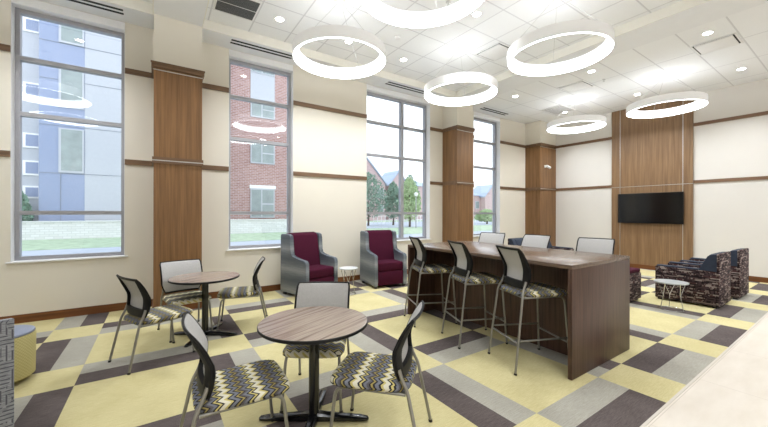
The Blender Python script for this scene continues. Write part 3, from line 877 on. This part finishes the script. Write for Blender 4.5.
bm = B(); bx(bm, -.38, .38, -.37, .37, .035, .50, bev=.02); mesh('body', bm, M['dash'], t, 40)
bm = B(); bx(bm, -.37, .37, -.36, .36, .501, .565, bev=.02); mesh('seat_cushion', bm, M['maroon'], t, 40)
for x in (-.3, .3):
    for y in (-.3, .3):
        bm = B(); bx(bm, x-.03, x+.03, y-.03, y+.03, 0, .035); mesh('leg', bm, M['shoe'], t)
club_chair('grey hatched armchair cut off by the left edge of the photo', -1.206, 3.298, 105, M['hatch'], plain('pale_grey_vinyl', srgb(150, 154, 162), .5), None)
t = thing('round_ottoman', 'round yellow ottoman with blue grey top behind the grey armchair', 'ottoman', (-1.20, 4.46, 0))
bm = B(); lathe(bm, [(0, .04), (.235, .04), (.245, .05), (.25, .42), (.245, .43), (0, .43)], 56); mesh('body', bm, M['quilt'], t, 40)
bm = B(); lathe(bm, [(.236, .431), (.245, .437), (.24, .452), (.2, .46), (0, .462)], 56); mesh('top_cushion', bm, plain('blue_grey_vinyl', srgb(134, 140, 158), .45), t, 40)
for k in range(4):
    a = k*PI/2+.4; bm = B(); tube(bm, [(.19*math.cos(a), .19*math.sin(a), 0), (.19*math.cos(a), .19*math.sin(a), .04)], .025, 12); mesh('foot', bm, M['shoe'], t)

# ------------------------------------------------------------------ outside
ZG = .30
bm = B(); bx(bm, -60, 90, W+WT, 15.4, ZG-.5, ZG)
struct(mesh('ground', bm, M['path']), 'pale paved path outside the windows', 'ground')
bm = B(); bx(bm, -60, 90, 15.4, 110, ZG-.5, ZG+.01)
struct(mesh('ground', bm, M['grass']), 'green lawn outside', 'lawn')
bm = B(); bx(bm, -12, 9.5, 21, 21.3, ZG, 1.08); bx(bm, -12, 9.5, 20.95, 21.35, 1.08, 1.14)
o = mesh('garden_wall', bm, M['white_brick']); tag(o, 'low pale block wall on the lawn outside the windows', 'garden wall')
bm = B(); bx(bm, 12, 60, 22.5, 36, ZG-.4, ZG+.03)
struct(mesh('ground', bm, M['path']), 'pale paved yard among the trees outside the wide window', 'ground')
# blue and white building
b = thing('apartment_building', 'blue and white panelled building outside the far left window', 'building', (-5, 22, ZG))
def bxx(name, x0, x1, y0, y1, z0, z1, m, par): return box_obj(name, (x0+5, x1+5, y0-22, y1-22, z0-ZG, z1-ZG), m, par)
bxx('white_wing', -2.98, 3.2, 22, 34, ZG, 14.5, M['panel_w'], b)
bxx('blue_wall', -4.60, -2.981, 22.02, 34, ZG, 14.5, M['panel_b'], b)
bxx('rear_wing', -16, -4.601, 22.6, 34, ZG, 14.5, M['panel_w'], b)
for z in (5.70, 3.42, 9.68, 7.9, 12.0):
    bxx('panel_joint', -2.978, 3.18, 21.985, 22, z-.015, z+.015, M['seam'], b)
    bxx('panel_joint', -4.59, -2.98, 22.0, 22.02, z-.012, z+.012, M['seam'], b)
bxx('panel_joint', -3.86, -3.84, 22.0, 22.02, 1.1, 3.4, M['seam'], b)
for z0, z1 in ((3.45, 5.6), (6.6, 8.7), (9.7, 11.9)):
    w = bxx('window', -3.92, -3.0, 21.96, 22.019, z0, z1, M['panel_w'], b)
    g = bxx('pane', -3.83, -3.07, 21.95, 21.962, z0+.1, z1-.06, M['win_dark'], w)
    g.parent = w
for z0, z1 in ((2.2, 2.8), (3.3, 4.0), (4.6, 5.3), (7.0, 7.7), (10.1, 10.75)):
    w = bxx('window', -5.25, -4.63, 22.54, 22.599, z0, z1, M['white'], b)
    bxx('pane', -5.15, -4.72, 22.53, 22.542, z0+.08, z1-.08, M['panel_b'], w)
bxx('roof_edge', -16, 3.2, 21.9, 34, 14.5, 14.8, M['seam'], b)
# brick building seen through the second window
b2 = thing('apartment_building', 'red brick building with stacked windows outside the second window', 'building', (5.9, 23.5, ZG))
def b2x(name, x0, x1, y0, y1, z0, z1, m, par=b2): return box_obj(name, (x0-5.9, x1-5.9, y0-23.5, y1-23.5, z0-ZG, z1-ZG), m, par)
b2x('brick_wall', 3.3, 7.9, 23.5, 34, ZG, 13.5, M['brick'])
for z0, z1 in ((1.2, 3.16), (4.86, 6.35), (7.96, 9.15), (10.95, 12.1)):
    w = b2x('window', 5.13, 6.72, 23.42, 23.499, z0, z1, M['panel_w'])
    b2x('pane', 5.2, 5.82, 23.41, 23.425, z0+.08, z1-.08, M['win_dark'], w); b2x('pane', 5.9, 6.65, 23.41, 23.425, z0+.08, z1-.08, M['win_dark'], w)
    b2x('crossbar', 5.9, 6.65, 23.4, 23.409, z0+(z1-z0)*.45, z0+(z1-z0)*.5, M['panel_w'], w)
b2x('lintel', 5.08, 6.8, 23.43, 23.499, 3.17, 3.40, M['white']); 
for z0, z1 in ((9.16, 10.94),): b2x('spandrel', 5.13, 6.72, 23.45, 23.499, z0, z1, M['panel_w'])
b2x('roof_edge', 3.2, 8.0, 23.4, 34, 13.5, 13.8, M['seam'])
# gabled brick houses far off
def gable_house(label, x0, x1, y, dpt, zw, zr, gables, wins):
    h = thing('brick_house', label, 'building', ((x0+x1)/2, y, ZG)); cx = (x0+x1)/2
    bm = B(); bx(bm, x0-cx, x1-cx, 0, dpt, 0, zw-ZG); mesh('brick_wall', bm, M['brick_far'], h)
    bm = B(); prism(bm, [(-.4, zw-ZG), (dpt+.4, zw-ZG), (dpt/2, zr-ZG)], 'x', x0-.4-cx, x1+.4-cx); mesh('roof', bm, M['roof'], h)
    for gx, gw, gz in gables:
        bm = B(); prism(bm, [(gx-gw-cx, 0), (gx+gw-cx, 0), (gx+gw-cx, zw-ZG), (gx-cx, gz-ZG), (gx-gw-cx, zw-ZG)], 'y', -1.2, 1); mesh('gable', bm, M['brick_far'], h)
        bm = B()
        for s in (-1, 1):
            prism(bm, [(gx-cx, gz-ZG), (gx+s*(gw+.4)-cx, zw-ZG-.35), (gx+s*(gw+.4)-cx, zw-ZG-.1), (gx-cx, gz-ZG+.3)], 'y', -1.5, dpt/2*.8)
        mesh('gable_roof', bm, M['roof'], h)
    for wx, wz in wins:
        f = box_obj('window', (wx-.55-cx, wx+.55-cx, -.08-(1.2 if any(abs(wx-g[0]) < g[1] for g in gables) else 0), -.001-(1.2 if any(abs(wx-g[0]) < g[1] for g in gables) else 0), wz-ZG, wz+1.5-ZG), M['panel_w'], h)
        yy = -1.3 if any(abs(wx-g[0]) < g[1] for g in gables) else -.1
        box_obj('pane', (wx-.45-cx, wx+.45-cx, yy, yy+.019, wz+.1-ZG, wz+1.4-ZG), M['win_dark'], f)
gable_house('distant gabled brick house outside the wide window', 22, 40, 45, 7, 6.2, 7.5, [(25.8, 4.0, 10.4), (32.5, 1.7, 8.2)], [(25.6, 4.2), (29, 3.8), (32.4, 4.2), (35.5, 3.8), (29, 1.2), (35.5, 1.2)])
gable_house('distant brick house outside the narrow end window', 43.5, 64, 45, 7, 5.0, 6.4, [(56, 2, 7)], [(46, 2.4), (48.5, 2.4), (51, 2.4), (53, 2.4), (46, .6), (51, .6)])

def tree(label, x, y, h, r, leaf, seed, trunk_h=None):
    rnd = random.Random(seed); t = thing('tree', label, 'tree', (x, y, ZG)); th = trunk_h or h*.3
    bm = B(); tube(bm, [(0, 0, -.1), (.05, 0, th), (0, .05, h*.7)], .11, 8, r2=.04)
    for k in range(5):
        a = k*1.3; tube(bm, [(0, 0, th+.1*k*h*.1), (math.cos(a)*r*.6, math.sin(a)*r*.6, th+h*.25+.05*k)], .035, 6, r2=.012)
    mesh('trunk', bm, M['bark'], t, True)
    bm = B()
    for _ in range(2600):
        while True:
            p = Vector((rnd.uniform(-1, 1), rnd.uniform(-1, 1), rnd.uniform(-1, 1)))
            if .25 < p.length < 1: break
        zc = (p.z+1)/2; taper = 1-.55*zc
        q = Vector((p.x*r*taper*1.1, p.y*r*taper*1.1, th*.8+zc*(h-th*.8)))
        s = rnd.uniform(.07, .14); n = Vector((rnd.gauss(0, 1), rnd.gauss(0, 1), rnd.gauss(0, 1))).normalized()
        u = n.orthogonal().normalized()*s; v = n.cross(u).normalized()*s*.6
        bm.faces.new([bm.verts.new(q+d) for d in (-u, -v, u, v)])
    mesh('foliage', bm, leaf, t)
tree('broad blue green tree on the left of the wide window view', 16.5, 27, 5.1, 2.3, M['leaf'], 1, .9)
tree('slim green tree behind the window bar of the wide window', 19.4, 27, 4.4, 1.1, M['leaf'], 2, .8)
tree('pale green tree on the right of the wide window view', 18.3, 23, 4.4, 1.2, M['leaf2'], 3, .7)
tree('dark tree top behind the pale green tree', 25.5, 32, 6.0, 1.6, M['leaf'], 4, 1)
tree('small light tree outside the narrow end window', 30.5, 24.5, 1.7, 1.6, M['leaf2'], 5, .3)
tree('small shrub beside the white building at the far left', -5.2, 21.9, 2.2, .5, M['leaf'], 6, .2)
lp = thing('street_lamp', 'thin street lamp among the trees outside the wide window', 'street lamp', (17.2, 20.8, ZG))
bm = B(); tube(bm, [(0, 0, 0), (0, 0, 2.6)], .04, 8); mesh('pole', bm, M['frame_al'], lp, True)
bm = B(); lathe(bm, [(0, 2.6), (.12, 2.62), (.16, 2.8), (.05, 2.9), (0, 2.9)], 12); mesh('lamp_head', bm, M['white'], lp, True)
f = thing('metal_railing', 'low pale railing behind the trees outside the wide window', 'railing', (26, 30, ZG))
bm = B()
for z in (.45, .9): bx(bm, -7, 9, -.03, .03, z-.03, z+.03)
for k in range(33): bx(bm, -7+k*.5-.02, -7+k*.5+.02, -.02, .02, 0, .9)
mesh('railing_bars', bm, M['white'], f)

# ------------------------------------------------------------------ world, camera, colour
w = bpy.data.worlds.new('World'); bpy.context.scene.world = w; w.use_nodes = True
nt = w.node_tree; nt.nodes.clear()
out = nt.nodes.new('ShaderNodeOutputWorld'); bg = nt.nodes.new('ShaderNodeBackground')
tc = nt.nodes.new('ShaderNodeTexCoord'); sp = nt.nodes.new('ShaderNodeSeparateXYZ'); cr = nt.nodes.new('ShaderNodeValToRGB')
nt.links.new(tc.outputs['Generated'], sp.inputs[0]); nt.links.new(sp.outputs[2], cr.inputs[0])
cr.color_ramp.elements[0].position = 0; cr.color_ramp.elements[0].color = (.93, .96, 1, 1)
cr.color_ramp.elements[1].position = .8; cr.color_ramp.elements[1].color = (.75, .86, 1, 1)
nt.links.new(cr.outputs[0], bg.inputs[0]); bg.inputs[1].default_value = 1.3
nt.links.new(bg.outputs[0], out.inputs[0])

cd = bpy.data.cameras.new('Camera'); co = bpy.data.objects.new('Camera', cd); C.objects.link(co)
cd.sensor_width = 36; cd.sensor_fit = 'HORIZONTAL'; cd.lens = 334.431/768*36
cd.shift_y = -(213.5-212.764)/768
cd.clip_start = .05; cd.clip_end = 300
yaw = math.radians(55.879); roll = math.radians(.116)
fwd = Vector((math.cos(yaw), math.sin(yaw), 0)); right = Vector((math.sin(yaw), -math.cos(yaw), 0)); up = Vector((0, 0, 1))
r2 = right*math.cos(roll)+up*math.sin(roll)*1; u2 = r2.cross(fwd)
co.matrix_world = Matrix.Translation((0, 0, 1.55)) @ Matrix((r2, u2, -fwd)).transposed().to_4x4()
bpy.context.scene.camera = co
vs = bpy.context.scene.view_settings
vs.view_transform = 'Standard'; vs.look = 'None'; vs.exposure = 0.92; vs.gamma = 1; vs.use_curve_mapping = False
